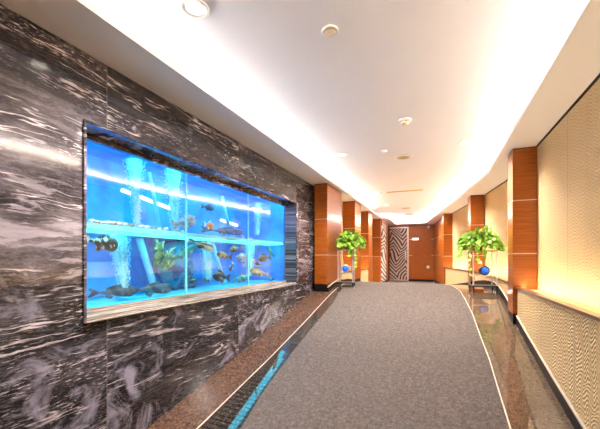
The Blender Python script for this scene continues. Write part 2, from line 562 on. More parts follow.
M['tankblue'] = tank_blue('blue_tank_back', (.003, .20, .76), (.006, .52, .95))
M['tankend'] = tank_blue('pale_blue_tank_end', (.05, .26, .90), (.16, .46, .95))
M['cyan'] = plain('cyan_glass_edge', (.22, .88, .95), .2)
M['tankfloor'] = tank_blue('cyan_tank_floor', (.02, .45, .72), (.10, .72, .90))
aq = thing('aquarium', 'long blue lit aquarium of two stacked tanks set in the dark marble wall', 'aquarium', (TX0, TY0, TZ0))
ax = lambda x0, x1, y0, y1, z0, z1: MB().box(x0 - TX0, x1 - TX0, y0 - TY0, y1 - TY0, z0 - TZ0, z1 - TZ0)
ax(TX0 - .03, TX0, TY0, TY1, TZ0 - .05, TZ1).build('back_wall', M['tankblue'], aq)
ax(TX0, TX1, TY1, TY1 + .03, TZ0 - .05, TZ1).build('end_wall', M['tankend'], aq)
ax(TX0, TX1, TY0 - .03, TY0, TZ0 - .05, TZ1).build('end_wall', M['tankend'], aq)
ax(TX0, TX1, TY0, TY1, TZ0 - .05, TZ0).build('tank_floor', M['tankfloor'], aq)
ax(TX0, TX1, TY0, TY1, TZ1, TZ1 + .03).build('hood', M['tankblue'], aq)
ax(TX0, TX1 - .04, TY0, TY1, SH0, SH1).build('shelf_slab', M['tankfloor'], aq)
ax(TX1 - .0395, TX1 - .013, TY0, TY1, SH0, SH1).build('slab_edge', M['cyan'], aq)
j1, j2 = atx(186.5, 250, TX1).y, atx(248.5, 250, TX1).y
for a, b in ((TY0, j1 - .012), (j1 + .012, j2 - .012), (j2 + .012, TY1)):
    ax(TX1 - .012, TX1, a, b, TZ0, TZ1).build('glass_pane', M['glass'], aq)
for j in (j1, j2):
    ax(TX1 - .012, TX1 + .001, j - .012, j + .012, TZ0, TZ1).build('glass_joint', M['cyan'], aq)
M['tanklamp'] = emit('blue_white_tank_lamp', (.10, .70, 1.0), 8)
M['tankpanel'] = emit('cyan_added_glow', (.04, .72, 1.0), 1.5)
for xx, zz in ((-2.665, 1.075), (-2.80, 1.075)):
    mb = MB(); mb.tube([(xx - TX0, .1, zz - TZ0), (xx - TX0, TY1 - TY0 - .1, zz - TZ0)], .016, 8)
    mb.build('lamp_tube', M['tanklamp'], aq)
ax(TX1 - .36, TX1 - .06, TY0 + .05, TY1 - .05, SH0 - .008, SH0 - .0005).build('added_glow_sheet', M['tankpanel'], aq)  # glowing sheet added under the slab to light the lower tank
M['backpanel'] = tank_blue('pale_blue_back_panel', (.03, .46, .93), (.08, .60, .98))
q0, q1 = atx(84, 262, TX0 + .03), atx(121, 262, TX0 + .03)
pn = ax(TX0 + .002, TX0 + .03, TY0 + .02, q1.y, TZ0 + .001, q0.z).build('back_panel', M['backpanel'], aq, bevel=.004); pn['label'] = 'paler blue panel low on the back of the tank'
# air and water pipes leaning against the back
M['pipe'] = plain('pale_cyan_pipe', (.25, .80, .90), .3)
for (p0, p1, r) in (((149, 172), (160, 228), .022), ((139, 238), (156, 292), .04), ((222, 196), (230, 232), .024), ((212, 242), (225, 284), .03)):
    X = -3.1
    a, b = atx(*p0, X), atx(*p1, X)
    o_ = Vector((TX0, TY0, TZ0))
    mb = MB(); mb.tube([a - o_, b - o_], r, 12); mb.build('water_pipe', M['pipe'], aq)
# glowing tubes added to stand in for short white streaks seen in the glass
M['backtube'] = emit('short_white_streak', (1.0, .95, .9), .8)
for p0, p1 in (((122, 190), (173, 209.5)), ((221, 220), (237, 225.5))):
    a, b = atx(*p0, TX0 + .05) - Vector((TX0, TY0, TZ0)), atx(*p1, TX0 + .05) - Vector((TX0, TY0, TZ0))
    mb = MB(); mb.tube([a, b], .022, 10); mb.build('streak_tube', M['backtube'], aq)

# columns of rising bubbles
_t = NT('misty_bubble_water')
_n = _t.noise(_t.coord((14, 14, 3)), 1.5, 4, .6)
_tr = _t.node('ShaderNodeBsdfTransparent'); _mx = _t.node('ShaderNodeMixShader')
_t.fin((.50, .92, .98), .5)
_t.l.new(_t.ramp(_n, [(.3, .4), (.7, .92)]), _mx.inputs[0]); _t.l.new(_tr.outputs[0], _mx.inputs[1]); _t.l.new(_t.b.outputs[0], _mx.inputs[2]); _t.l.new(_mx.outputs[0], _t.out.inputs[0])
M['mist'] = _t.m
M['bubble'] = plain('pale_bubbles', (.50, .95, 1.0), .25)


def bubbles(p_top, p_bot, X, r_top, r_bot, n, label):
    a, b = atx(*p_top, X), atx(*p_bot, X)
    mb = MB()
    for i in range(int(n * 1.5)):
        f = random.random()
        r = r_top + (r_bot - r_top) * f
        ang, q = random.random() * 2 * PI, r * random.random() ** .7
        c = a.lerp(b, f) + Vector((q * math.cos(ang), q * math.sin(ang), 0)) - b
        mb.ball(c, random.uniform(.002, .0065), 1)
    rings = []
    for i in range(14):
        f = i / 13
        r = (r_top + (r_bot - r_top) * f ** .8) * .62 * random.uniform(.85, 1.1)
        c = a.lerp(b, f) - b
        rings.append([c + Vector((r * math.cos(2 * PI * k / 16), r * math.sin(2 * PI * k / 16), 0)) for k in range(16)])
    mb.loft(rings, True, True, True, 1)
    o = mb.build('bubble_column', [M['bubble'], M['mist']], None, b, recalc=False)
    tag(o, label, 'bubbles', 'bubble columns in the aquarium', 'stuff')


bubbles((134, 160), (137, 227), -2.95, .13, .03, 900, 'white bubble column in the upper tank nearest the marble at its near end')
bubbles((173, 170), (175, 230), -2.95, .15, .05, 900, 'wide bubble column in the upper tank just before the first glass joint')
bubbles((258, 203), (257, 235), -2.95, .10, .05, 600, 'bubble column in the upper tank beyond the last glass joint')
bubbles((119, 235), (124, 292), -2.9, .12, .05, 1000, 'tall bubble column in the lower tank beside the spotted fish')
bubbles((206, 243), (208, 280), -3.0, .10, .07, 700, 'bubble column in the lower tank beside the second leaning pipe')
bubbles((251, 241), (249, 276), -2.9, .14, .06, 700, 'bubble column in the lower tank at the last glass joint')

# ------------------------------------------------------------------ fish
FM = {
    'spotted': spotted('black_fish_with_pale_spots', (.012, .012, .014), (.62, .55, .45), 24, .56, (1, 1.2, .8)),
    'striped': spotted('dark_fish_with_pale_streaks', (.05, .045, .04), (.60, .50, .40), 9, .52, (1, .5, 3)),
    'grey': spotted('grey_scaled_fish', (.20, .23, .22), (.42, .42, .38), 30, .5),
    'slate': spotted('slate_blue_fish', (.02, .045, .07), (.06, .12, .16), 8, .5),
    'olive': spotted('olive_fish', (.06, .065, .03), (.30, .26, .12), 14, .5, (1, 2.4, .6)),
    'tan': spotted('tan_fish', (.22, .17, .09), (.52, .42, .24), 14, .5, (1, 1, 2)),
    'black': spotted('black_fish', (.012, .02, .02), (.03, .05, .05), 10, .5),
    'teal': spotted('teal_fish', (.02, .16, .15), (.08, .34, .30), 12, .5),
    'orange': spotted('orange_and_white_fish', (.75, .16, .02), (.85, .24, .04), 5, .5),
    'whitefin': plain('white_fin', (.75, .85, .85), .4),
    'eye': plain('fish_eye', (.01, .01, .01), .15),
}
PROFILES = {
    'long': [(0, .18), (.04, .45), (.12, .78), (.25, 1), (.45, .97), (.65, .75), (.82, .45), (.95, .25), (1, .22)],
    'deep': [(0, .12), (.05, .42), (.15, .76), (.3, .98), (.45, 1), (.62, .82), (.78, .5), (.92, .24), (1, .2)],
    'cat': [(0, .35), (.04, .7), (.12, .95), (.22, 1), (.4, .85), (.6, .62), (.8, .4), (.95, .2), (1, .16)],
}


def fish(tail, head, X, hr, mat, label, prof='long', fin=None, dorsal=.5, group=None, cat='fish', wid=.55):
    """fish between two points seen on the plane X, tail point first; hr = body height / length"""
    T, H = atx(*tail, X), atx(*head, X)
    L = (H - T).length
    d = (H - T).normalized()                       # towards the head
    side = Vector((1, 0, 0)); up = side.cross(d).normalized()
    if up.z < 0: up = -up
    c0 = (H + T) * .5
    r = thing('fish', label, cat, c0, 0, group)
    Lb = L * .82                                    # body, the tail fin takes the rest
    dist = math.hypot(c0.x, c0.y)
    hh = math.hypot(head[0] - tail[0], head[1] - tail[1]) * hr * .5 * (-c0.x * SN + c0.y * CS) / F
    rel = lambda s, u, w=0.0: (H - d * s + up * u + side * w) - c0
    mb = MB(); rings = []
    for f, k in PROFILES[prof]:
        rr = []
        for q in range(14):
            a = 2 * PI * q / 14
            rr.append(rel(f * Lb, math.sin(a) * hh * k, math.cos(a) * hh * k * wid))
        rings.append(rr)
    mb.loft(rings, smooth=True); mb.build('body', FM[mat], r)
    fm = FM[fin or mat]
    th = max(.002, L * .008)

    def plate(pts, name):
        m = MB()
        m.loft([[rel(s, u, -th) for s, u in pts], [rel(s, u, th) for s, u in pts]])
        m.build(name, fm, r)
    e = hh * .22
    plate([(Lb * .96, e), (L * .97, hh * .95), (L, hh * .7), (L * .93, 0), (L, -hh * .7), (L * .97, -hh * .95), (Lb * .96, -e)], 'tail_fin')
    plate([(Lb * .30, hh * .9), (Lb * .36, hh * (1 + dorsal)), (Lb * .55, hh * (.9 + dorsal * .8)), (Lb * .74, hh * (.55 + dorsal * .5)), (Lb * .76, hh * .4)], 'dorsal_fin')
    plate([(Lb * .55, -hh * .75), (Lb * .62, -hh * 1.3), (Lb * .74, -hh * 1.0), (Lb * .74, -hh * .45)], 'anal_fin')
    for sg in (-1, 1):
        m = MB()
        base = rel(Lb * .24, -hh * .3, sg * hh * wid * .85)
        tip = rel(Lb * .40, -hh * .75, sg * hh * (wid + .45)); tip2 = rel(Lb * .44, -hh * .3, sg * hh * (wid + .3))
        base2 = rel(Lb * .30, -hh * .1, sg * hh * wid * .85)
        n = Vector((0, 0, th))
        m.loft([[base - n, tip - n, tip2 - n, base2 - n], [base + n, tip + n, tip2 + n, base2 + n]])
        m.build('pectoral_fin', fm, r)
        m = MB(); kk = .62
        m.ball(rel(Lb * .085, hh * .18, sg * hh * kk * wid * .92), max(.004, hh * .12), 2); m.build('eye', FM['eye'], r)
    return r


fish((82, 238), (117, 246), -2.80, .42, 'spotted', 'black fish with pale spots under the slab at the near end of the lower tank', 'cat', dorsal=.15)
fish((88, 293), (132, 292), -2.85, .22, 'slate', 'long slate-blue catfish lying on the lower tank floor by its near end', 'cat', dorsal=.7)
fish((128, 291), (171, 288), -2.80, .26, 'slate', 'dark catfish on the lower tank floor just past the tall leaning pipe', 'cat', dorsal=.3)
fish((172, 226), (196, 219), -2.80, .52, 'grey', 'large grey scaled fish in the upper tank at the first glass joint', 'deep', dorsal=.3)
fish((204, 224), (214, 227), -2.78, .60, 'orange', 'small orange fish with white fins above the slab', 'deep', fin='whitefin', dorsal=1.0)
fish((201, 229), (243, 233), -2.95, .16, 'slate', 'long dark fish resting on the slab behind the orange fish', 'cat', dorsal=.5)
fish((201, 206), (214, 209), -3.05, .42, 'black', 'dark fish below the light streak high in the upper tank', 'deep')
fish((187, 238.5), (214, 249), -2.75, .30, 'striped', 'dark fish with pale streaks under the slab past the first glass joint', 'long', dorsal=.2)
fish((168, 262), (196, 246), -2.80, .26, 'teal', 'teal fish swimming upward behind the first glass joint', 'long')
fish((232, 257), (217, 254), -2.85, .42, 'olive', 'olive fish beside the second leaning pipe, tail away from the entrance end', 'long')
fish((241, 247), (229.5, 251), -2.80, .46, 'olive', 'olive fish swimming highest in the group in the lower tank', 'deep', dorsal=.8)
fish((252, 255.5), (236, 258), -2.95, .36, 'grey', 'pale grey fish in the middle of the lower tank group', 'long')
fish((242, 263), (256, 261), -3.0, .36, 'tan', 'tan fish below the pale grey fish at the last glass joint', 'long')
fish((271, 256.5), (258, 259.5), -2.80, .52, 'black', 'deep-bodied dark fish past the last glass joint', 'deep')
fish((275, 257), (267, 247), -2.70, .34, 'teal', 'slim teal fish pointing up near the far end of the lower tank', 'long')
fish((269, 275), (250, 270), -2.80, .34, 'tan', 'tan striped fish low beside the last glass joint', 'long', dorsal=.4)
fish((233, 262), (230, 271), -2.85, .45, 'slate', 'small blue-black fish nosing down between the olive fish', 'deep', fin='whitefin')
fish((230, 278), (213, 276), -2.78, .55, 'black', 'black deep-bodied fish low in the lower tank by the bubble column', 'deep', dorsal=.5)
fish((233, 279), (247, 278), -2.85, .48, 'teal', 'teal fish low in front of the last bubble column', 'deep', dorsal=.4)
fish((209, 281), (201, 280), -2.9, .45, 'slate', 'small slate fish at the foot of the bubble column by the second leaning pipe', 'deep')
fish((181, 282), (196, 281), -2.85, .36, 'slate', 'slate fish low past the first glass joint', 'long')
fish((261, 264.5), (255, 263.5), -2.75, .55, 'black', 'tiny black fish close to the glass past the last joint', 'deep')
fish((287, 251), (279, 272), -3.3, .2, 'teal', 'thin teal fish close to the far end wall of the lower tank', 'long') if False else None

# rubble along the slab of the upper tank
RUB = [spotted('pale_rubble_stone', (.30, .34, .30), (.62, .60, .50), 20, .5), spotted('brown_rubble_stone', (.24, .17, .11), (.45, .38, .28), 20, .5)]


def rock(name, px, py, X, r, mat, label, cat, group=None, flat=.55, seed=0, floor=None, stretch=1.3):
    c = atx(px, py, X)
    if floor is not None: c.z = floor + .001
    mb = MB(); mb.ball((0, 0, 0), 1, 3)
    for v in mb.bm.verts:
        k = 1 + .42 * mnoise.noise(v.co * 1.6 + Vector((seed * 3.1, seed * 7.7, 0))) + .16 * mnoise.noise(v.co * 4 + Vector((seed, 0, seed)))
        v.co = Vector((v.co.x * k * r, v.co.y * k * r * stretch, v.co.z * k * r * flat))
    zmin = min(v.co.z for v in mb.bm.verts)
    for v in mb.bm.verts: v.co.z -= zmin
    o = mb.build(name, mat, None, c)
    return tag(o, label, cat, group)


k = 0
for px in (92, 97, 102, 107.5, 113, 118, 124, 131, 141, 147, 154, 160, 166, 178, 183, 243, 247, 251):
    rock('rubble_stone', px, 226, -2.70, random.uniform(.018, .029), RUB[k % 3 == 1],
         'small pale stone in the row of rubble on the slab of the upper tank', 'stone', 'rubble stones in the upper tank', .7, k, SH1)
    k += 1
RK = spotted('mottled_blue_rock', (.005, .10, .28), (.02, .30, .45), 6, .5)  # rock mottled in darker and lighter blue
rock('tank_rock', 190, 287, -3.2, .10, RK, 'small lumpy rock on the lower tank floor at the first glass joint', 'rock', None, .9, 37, TZ0)
rock('tank_rock', 271, 280, -2.8, .05, RK, 'little rock in the far corner of the lower tank', 'rock', None, .8, 47, TZ0)
# tall rockwork rising from the floor against the back, carrying the coral
mb = MB(); a = atx(174, 291, -3.24)
mb.ball((0, 0, 0), 1, 4)
for v in mb.bm.verts:
    k = 1 + .35 * mnoise.noise(v.co * 1.7 + Vector((9, 2, 4))) + .2 * mnoise.noise(v.co * 4.3)
    v.co = Vector((v.co.x * .12 * k, v.co.y * .30 * k, v.co.z * .30 * k))
zmin = min(v.co.z for v in mb.bm.verts)
for v in mb.bm.verts: v.co.z -= zmin
o = mb.build('tank_rock', RK, None, (-3.2, a.y, TZ0 + .001)); tag(o, 'tall rockwork against the back of the lower tank behind the coral', 'rock')
CO = spotted('yellow_green_coral', (.25, .42, .16), (.72, .70, .30), 14, .5)
mb = MB()
cbase = Vector((-2.98, atx(166, 262, -2.98).y, atx(166, 266, -2.98).z))
for i in range(34):
    f = i / 33
    p = atx(154 + 19 * f, 248 + 15 * f, -2.98) - cbase + Vector((random.uniform(-.05, .05), random.uniform(-.05, .05), random.uniform(-.07, .07)))
    q = p + Vector((random.uniform(-.06, .06), random.uniform(-.07, .07), random.uniform(.03, .09)))
    m_ = p.lerp(q, .5) + Vector((0, random.uniform(-.02, .02), 0))
    mb.tube([p * .55 + Vector((-.08, 0, -.05)), p, m_, q], [.012, .011, .010, .006], 6)
o = mb.build('coral', CO, None, cbase); tag(o, 'yellow-green branching coral in the lower tank past the tall leaning pipe', 'coral')

# ------------------------------------------------------------------ far left walls, pillars
mb = MB(); mb.box(-2.60, -2.33, 6.8, 12.78, -1.4, SOF + .2); o = mb.build('wall_left', M['cover'])
struct(o, 'beige wall between the wooden pillars beyond the marble', 'wall')


def panel_pillar(label, x0, x1, y0, y1, zb, rot=0.0, base=.115, face_sign=1):
    """wood-clad pillar: three stacked panels, metal seams, black base"""
    r = thing('pillar', label, 'pillar', (x0, y0, zb))
    px, py = x1 - x0, y1 - y0
    top = SOF - zb
    s1, s2 = .06 - zb, .785 - zb
    piv = (px / 2, py / 2)
    g = .006
    # the floor slopes: the base reaches a little lower at the near end
    MB().box(.004, px - .004, .004, py - .004, -.16, base, rot, piv).build('base', M['black'], r)
    for a, b in ((base, s1 - g), (s1 + g, s2 - g), (s2 + g, top - .014)):
        MB().box(0, px, 0, py, a, b, rot, piv).build('panel', M['wood'], r, bevel=.003)
    for s in (s1, s2):
        MB().box(-.002, px + .002, -.002, py + .002, s - g, s + g, rot, piv).build('seam', M['steel'], r)
    MB().box(.003, px - .003, .003, py - .003, top - .014, top - .001, rot, piv).build('shadow_gap', M['black'], r)
    return r


panel_pillar('wide cherry wood pillar at the end of the marble wall', -2.312, -2.04, 6.295, 7.34, fz(6.6))
panel_pillar('cherry wood pillar behind the first potted plant, between two beige wall bays', -2.33, -2.01, 8.55, 9.26, fz(8.9))
panel_pillar('narrow cherry wood pillar third in the row after the marble wall', -2.33, -2.05, 10.58, 11.18, fz(10.9))
panel_pillar('broad cherry wood panel pillar beside the white wavy screen', -2.60, -2.02, 12.79, 12.97, fz(12.9))
# black plinth with a pale cap running along the inner face of the first pillar
mb = MB(); along(mb, 6.29, 7.36, K(-2.04), K(-2.025), FZ(0), FZ(.10)); o = mb.build('baseboard_left', M['black'])
struct(o, 'black baseboard at the foot of the wide wood pillar', 'baseboard')
mb = MB(); along(mb, 6.285, 7.36, K(-2.041), K(-2.02), FZ(.10), FZ(.115)); o = mb.build('trim_5', M['line'])
struct(o, 'pale cap strip on the black baseboard of the wide wood pillar', 'trim')

LL = -.335
for a, b, k in ((7.345, 8.545, 1), (9.265, 10.575, 2)):
    lab = {1: 'first', 2: 'second', 3: 'third'}[k]
    mb = MB(); along(mb, a, b, K(-2.33), K(-2.06), FZ(-.05), K(LL - .02)); o = mb.build('wall_left', M['cover'])
    struct(o, f'beige wainscot in the {lab} bay between the wood pillars beyond the marble wall', 'wall')
    mb = MB(); mb.box(-2.11, -2.053, a, b, LL - .02, LL + .004); o = mb.build('trim_6', M['wood_dark'])
    struct(o, f'dark wood ledge on the wainscot of the {lab} bay beyond the marble wall', 'trim')
    mb = MB(); mb.box(-2.13, -2.112, a + .03, b - .03, LL - .02, LL - .008); o = mb.build('light_strip', M['ledge'])
    tag(o, f'warm light strip behind the ledge of the {lab} bay beyond the marble wall', 'light')
    mb = MB(); along(mb, a, b, K(-2.06), K(-2.048), FZ(0), FZ(.07)); o = mb.build('baseboard_left', M['black'])
    struct(o, f'black baseboard of the {lab} bay beyond the marble wall', 'baseboard')

# ------------------------------------------------------------------ right wall
RB = [5.3, 5.65]
mb = MB()
along(mb, Y0, 12.25, P(RU), P(RU, .16), K(-2.05), K(SOF + .2), [7.45, 8.95]); o = mb.build('wall_right', M['cover'])
struct(o, 'upper beige woven wall above the lit ledge', 'wall')
PIL2 = (.70, .99, 8.86, 9.20); PIL3 = (.15, .44, 12.16, 12.42)
bays = ((Y0, 5.295, -.40, -.40, 'nearest'), (5.655, 8.83, -.375, -.33, 'middle'), (9.21, 12.13, -.325, -.315, 'farthest'))
for a, b, z0, z1, lab in bays:
    zt = (lambda a=a, b=b, z0=z0, z1=z1: (lambda y: z0 + (z1 - z0) * (y - a) / (b - a)))()
    sh = lambda d, zt=zt: (lambda y: zt(y) + d)
    ex = [7.3, 7.45]
    mb = MB(); along(mb, a, b, P(RW), P(RU, -.002), FZ(-.05), sh(-.022), ex); o = mb.build('wall_right', M['cover'])
    struct(o, f'beige woven wainscot of the {lab} bay on the plain wall side', 'wall')
    mb = MB(); along(mb, a, b, P(RW, -.014), P(RW, .055), sh(-.022), sh(.004), ex); o = mb.build('trim_7', M['wood_dark'])
    struct(o, f'dark wood ledge on the beige wainscot of the {lab} bay', 'trim')
    mb = MB(); along(mb, a + .02, b - .02, P(RW, .056), P(RW, .078), sh(-.0205), sh(-.009), ex); o = mb.build('light_strip', M['ledge'])
    tag(o, f'warm light strip behind the ledge of the {lab} bay of the beige wall', 'light')
    mb = MB(); along(mb, a, b, P(RW, -.015), P(RW), FZ(0), FZ(.115), ex); o = mb.build('baseboard_right', M['black'])
    struct(o, f'black baseboard of the {lab} bay of the beige wall', 'baseboard')
    mb = MB(); along(mb, a, b, P(RW, -.018), P(RW), FZ(.115), FZ(.13), ex); o = mb.build('trim_8', M['line'])
    struct(o, f'pale cap strip on the black baseboard of the {lab} bay of the beige wall', 'trim')
    mb = MB(); along(mb, a, b, P(RU, -.02), P(RU), K(SOF - .014), K(SOF - .001), ex); o = mb.build('trim_9', M['black'])
    struct(o, f'dark shadow gap between soffit and beige wall of the {lab} bay', 'trim')
panel_pillar('tall cherry wood pillar nearest on the beige wall side', .945, 1.226, 5.3, 5.65, fz(5.45))
panel_pillar('cherry wood pillar behind the plant stand on the beige wall side', *PIL2, fz(9.0), .10)
panel_pillar('cherry wood pillar farthest along the beige wall side', *PIL3, fz(12.3), .14)

# ------------------------------------------------------------------ far end
mb = MB()
# angled wood return on the right, from the last pillar to the far corner
for (a, b) in ((((.20, 12.43), (.10, 13.46))), (((.10, 13.46), (-.16, YF)))):
    (xa, ya), (xb_, yb) = a, b
    mb.loft([[(xa, ya, -1.2), (xa + .16, ya, -1.2), (xa + .16, ya, SOF + .2), (xa, ya, SOF + .2)],
             [(xb_, yb, -1.2), (xb_ + .16, yb, -1.2), (xb_ + .16, yb, SOF + .2), (xb_, yb, SOF + .2)]])
o = mb.build('wall_right', M['wood']); struct(o, 'angled cherry wood wall running to the far corner', 'wall')
mb = MB(); mb.box(-1.235, -.14, YF, YF + .15, -1.2, SOF + .2); mb.box(-2.9, -1.235, YF, YF + .15, 1.43, SOF + .2); mb.box(-2.9, -2.10, YF, YF + .15, -1.2, 1.43)
o = mb.build('wall_back', M['wood']); struct(o, 'cherry wood wall at the far end of the corridor', 'wall')
for z, nm in ((.84, 'upper'), (.12, 'lower')):
    mb = MB(); mb.box(-1.235, -.165, YF - .006, YF, z - .009, z + .009)
    o = mb.build('trim_10', M['steel']); struct(o, f'{nm} metal seam across the far wood wall', 'trim')
    mb = MB(); n_ = Vector((-.994, -.11, 0))
    mb.loft([[(.10, 13.46, z - .009), (.092, 13.46, z - .009), (.092, 13.46, z + .009), (.10, 13.46, z + .009)],
             [(-.16, YF - .01, z - .009), (-.168, YF - .01, z - .009), (-.168, YF - .01, z + .009), (-.16, YF - .01, z + .009)]])
    o = mb.build('trim_11', M['steel']); struct(o, f'{nm} metal seam across the angled wood wall', 'trim')
mb = MB(); mb.box(-1.235, -.16, YF - .02, YF, -1.06, -.96)
o = mb.build('baseboard_back', M['black']); struct(o, 'black baseboard of the far wood wall', 'baseboard')
mb = MB(); mb.loft([[(.20, 12.44, -1.06), (.18, 12.44, -1.06), (.18, 12.44, -.96), (.20, 12.44, -.96)],
                    [(.10, 13.46, -1.06), (.08, 13.46, -1.06), (.08, 13.46, -.96), (.10, 13.46, -.96)],
                    [(-.16, YF - .02, -1.06), (-.18, YF - .02, -1.06), (-.18, YF - .02, -.96), (-.16, YF - .02, -.96)]])
o = mb.build('baseboard_right', M['black']); struct(o, 'black baseboard of the angled wood wall', 'baseboard')
# flush door in the far wood wall: frame lines only
d = thing('door_2', 'flush cherry wood door in the far wood wall', 'door', (-1.02, YF, -.96), kind='structure')
for x0, x1, z0, z1, n in ((0, .70, 0, 1.96, 'leaf'),):
    MB().box(x0, x1, -.012, 0, z0 + .005, z1).build(n, M['wood'], d, bevel=.002)
for x0, x1, z0, z1 in ((-.05, 0, .005, 2.0), (.70, .75, .005, 2.0), (-.05, .75, 1.96, 2.01)):
    MB().box(x0, x1, -.022, 0, z0, z1).build('frame', M['wood'], d, bevel=.002)

# wavy screen door on the far wall
ZX0, ZX1 = -2.10, -1.27
d = thing('door_1', 'tall far door with wavy silver openwork over a dark red ground', 'door', (ZX0, YF, -1.04), kind='structure')
W_ = ZX1 - ZX0
MB().box(.03, W_ - .03, -.03, .02, .05, 2.40).build('leaf', M['zebra'], d)
for x0, x1, z0, z1, m in ((0, .03, .0, 2.44, 'wood_dark'), (W_ - .03, W_ + .03, 0, 2.44, 'steel'), (.03, W_ - .03, 2.40, 2.46, 'steel'), (.03, W_ - .03, 0.0, .05, 'steel')):
    MB().box(x0, x1, -.05, .02, z0, z1).build('frame', M[m], d)
mb = MB(); mb.tube([(W_ - .10, -.09, 1.0), (W_ - .10, -.09, 1.35)], .014, 8); mb.tube([(W_ - .10, -.03, 1.03), (W_ - .10, -.09, 1.03)], .009, 6); mb.tube([(W_ - .10, -.03, 1.32), (W_ - .10, -.09, 1.32)], .009, 6)
mb.build('handle', M['chrome'], d)
# white wavy screen and its wood post on the left
t = thing('wavy_screen', 'narrow white and black wavy openwork screen between wood panel and far door', 'screen', (-2.03, 12.98, -1.05))
MB().box(0, .03, 0.0, 1.15, .12, 2.42).build('panel', M['zebra_white'], t)
MB().box(-.01, .035, 0, 1.15, 0, .12).build('base', M['black'], t)
MB().box(-.01, .035, 0, 1.15, 2.42, 2.54).build('top_rail', M['wood'], t)
MB().box(-.03, .04, 1.152, 1.62, 0.0, 2.54).build('post', M['wood'], t)
MB().box(-.01, .05, 1.152, 1.60, 0.0, .10).build('post_base', M['black'], t)
mb = MB(); mb.box(-2.9, -2.6, 12.98, YF + .15, -1.2, SOF + .2); o = mb.build('wall_left', M['wood']); struct(o, 'wood wall behind the wavy screen', 'wall')
mb = MB(); mb.box(-2.9, -2.06, 14.65, 14.72, -1.2, SOF + .2); 
o = mb.build('wall_left', M['wood']); struct(o, 'wood return wall at the post of the wavy screen', 'wall')

# little fittings on the far wall
c = aty(415.5, 239, YF)
t = thing('lit_sign', 'small lit white sign plate high on the far wood wall', 'sign', (c.x, YF - .014, c.z))
MB().box(-.13, .13, -.03, .0, -.05, .05).build('housing', M['white'], t, bevel=.004)
MB().box(-.12, .12, -.034, -.03, -.04, .04).build('face', M['sign'], t)
c = aty(428, 267, YF)
t = thing('socket_plate', 'white square socket plate low on the far wood wall', 'socket', (c.x, YF - .001, c.z))
MB().box(-.06, .06, -.012, 0, -.06, .06).build('plate', M['white'], t, bevel=.004)
for xx in (-.022, .022): MB().box(xx - .006, xx + .006, -.014, -.012, -.015, .015).build('slot', M['blackmatt'], t)
c = aty(428.5, 227, YF)
t = thing('wall_sensor', 'small round white sensor near the top of the far wood wall', 'sensor', (c.x, YF - .001, c.z))
mt = Matrix.Rotation(PI / 2, 4, 'X')
MB().lathe([(.001, 0), (.06, 0), (.06, .02), (.045, .035), (.001, .037)], (0, 0, 0), 20, mat=mt).build('body', M['white'], t)
MB().lathe([(.001, .037), (.018, .038), (.012, .052), (.001, .055)], (0, 0, 0), 14, mat=mt).build('lens', M['beige_plastic'], t)

# wall behind the camera
mb = MB(); mb.box(-2.7, 1.5, Y0 - .15, Y0, -2.05, SOF + .3); o = mb.build('wall_front', M['cover']); struct(o, 'beige wall closing the near end of the corridor', 'wall')

# ------------------------------------------------------------------ ceiling, soffits, cove
mb = MB(); mb.box(-3.5, 1.5, Y0 - .15, YF + .2, CEIL, CEIL + .1); o = mb.build('ceiling', M['paint']); struct(o, 'white raised ceiling with downlights', 'ceiling')
TH_S = .055


def soffit(outer, inner, a, b, lab, extra):
    mb = MB(); along(mb, a, b, outer, inner, K(SOF), K(SOF + TH_S), extra)
    o = mb.build('ceiling', M['paint']); struct(o, lab, 'soffit')


soffit(K(-2.95), P(COVE_L), Y0, 15.25, 'white soffit above the marble wall and the wood pillars', [9, 12.6, 13.1])
soffit(P(COVE_R), K(1.5), Y0, 15.25, 'white soffit above the beige wall', [6.7, 11])
mb = MB(); mb.box(-2.95, 1.5, 15.25, YF + .1, SOF, SOF + TH_S); o = mb.build('ceiling', M['paint']); struct(o, 'white soffit above the far wood wall', 'soffit')
strip = lambda poly, d0, d1, a, b, ex: along(MB(), a, b, P(poly, d0), P(poly, d1), K(SOF + TH_S + .001), K(SOF + TH_S + .018), ex)
o = strip(COVE_L, -.40, -.35, Y0 + .1, 12.5, [9]).build('light_strip', M['cove']); tag(o, 'warm cove light strip hidden on the soffit above the marble wall', 'light')
o = strip(COVE_R, .05, .10, 12.7, 15.1, []).build('light_strip', M['cove']); tag(o, 'warm cove light strip hidden on the soffit above the angled wood wall', 'light')
o = strip(COVE_R, .34, .39, Y0 + .1, 12.6, [6.7, 11]).build('light_strip', M['cove']); tag(o, 'warm cove light strip hidden on the soffit above the beige wall', 'light')
mb = MB(); mb.box(-1.95, -.4, 15.50, 15.58, SOF + TH_S + .001, SOF + TH_S + .018); mb.box(-1.95, -1.90, 13.2, 15.42, SOF + TH_S + .001, SOF + TH_S + .018)
o = mb.build('light_strip', M['cove']); tag(o, 'warm cove light strip hidden on the soffit above the far wood wall', 'light')

# ------------------------------------------------------------------ ceiling fittings
def downlight():
    r = thing('downlight', 'x', 'downlight', (0, 0, CEIL))
    MB().lathe([(.066, -.001), (.095, -.001), (.097, -.006), (.090, -.012), (.072, -.010), (.066, -.004)], n=36).build('trim_ring', M['white'], r)
    MB().lathe([(.001, -.001), (.066, -.001), (.066, -.003), (.045, -.006), (.001, -.007)], n=30).build('lamp_face', M['lamp'], r)
    ld = bpy.data.lights.new('downlight_beam', 'SPOT'); ld.energy = 150; ld.color = (1, .90, .82); ld.spot_size = 2.25; ld.spot_blend = .8; ld.shadow_soft_size = .06
    lo = bpy.data.objects.new('downlight_beam', ld); COL.objects.link(lo); lo.parent = r; lo.location = (0, 0, -.02)
    return r


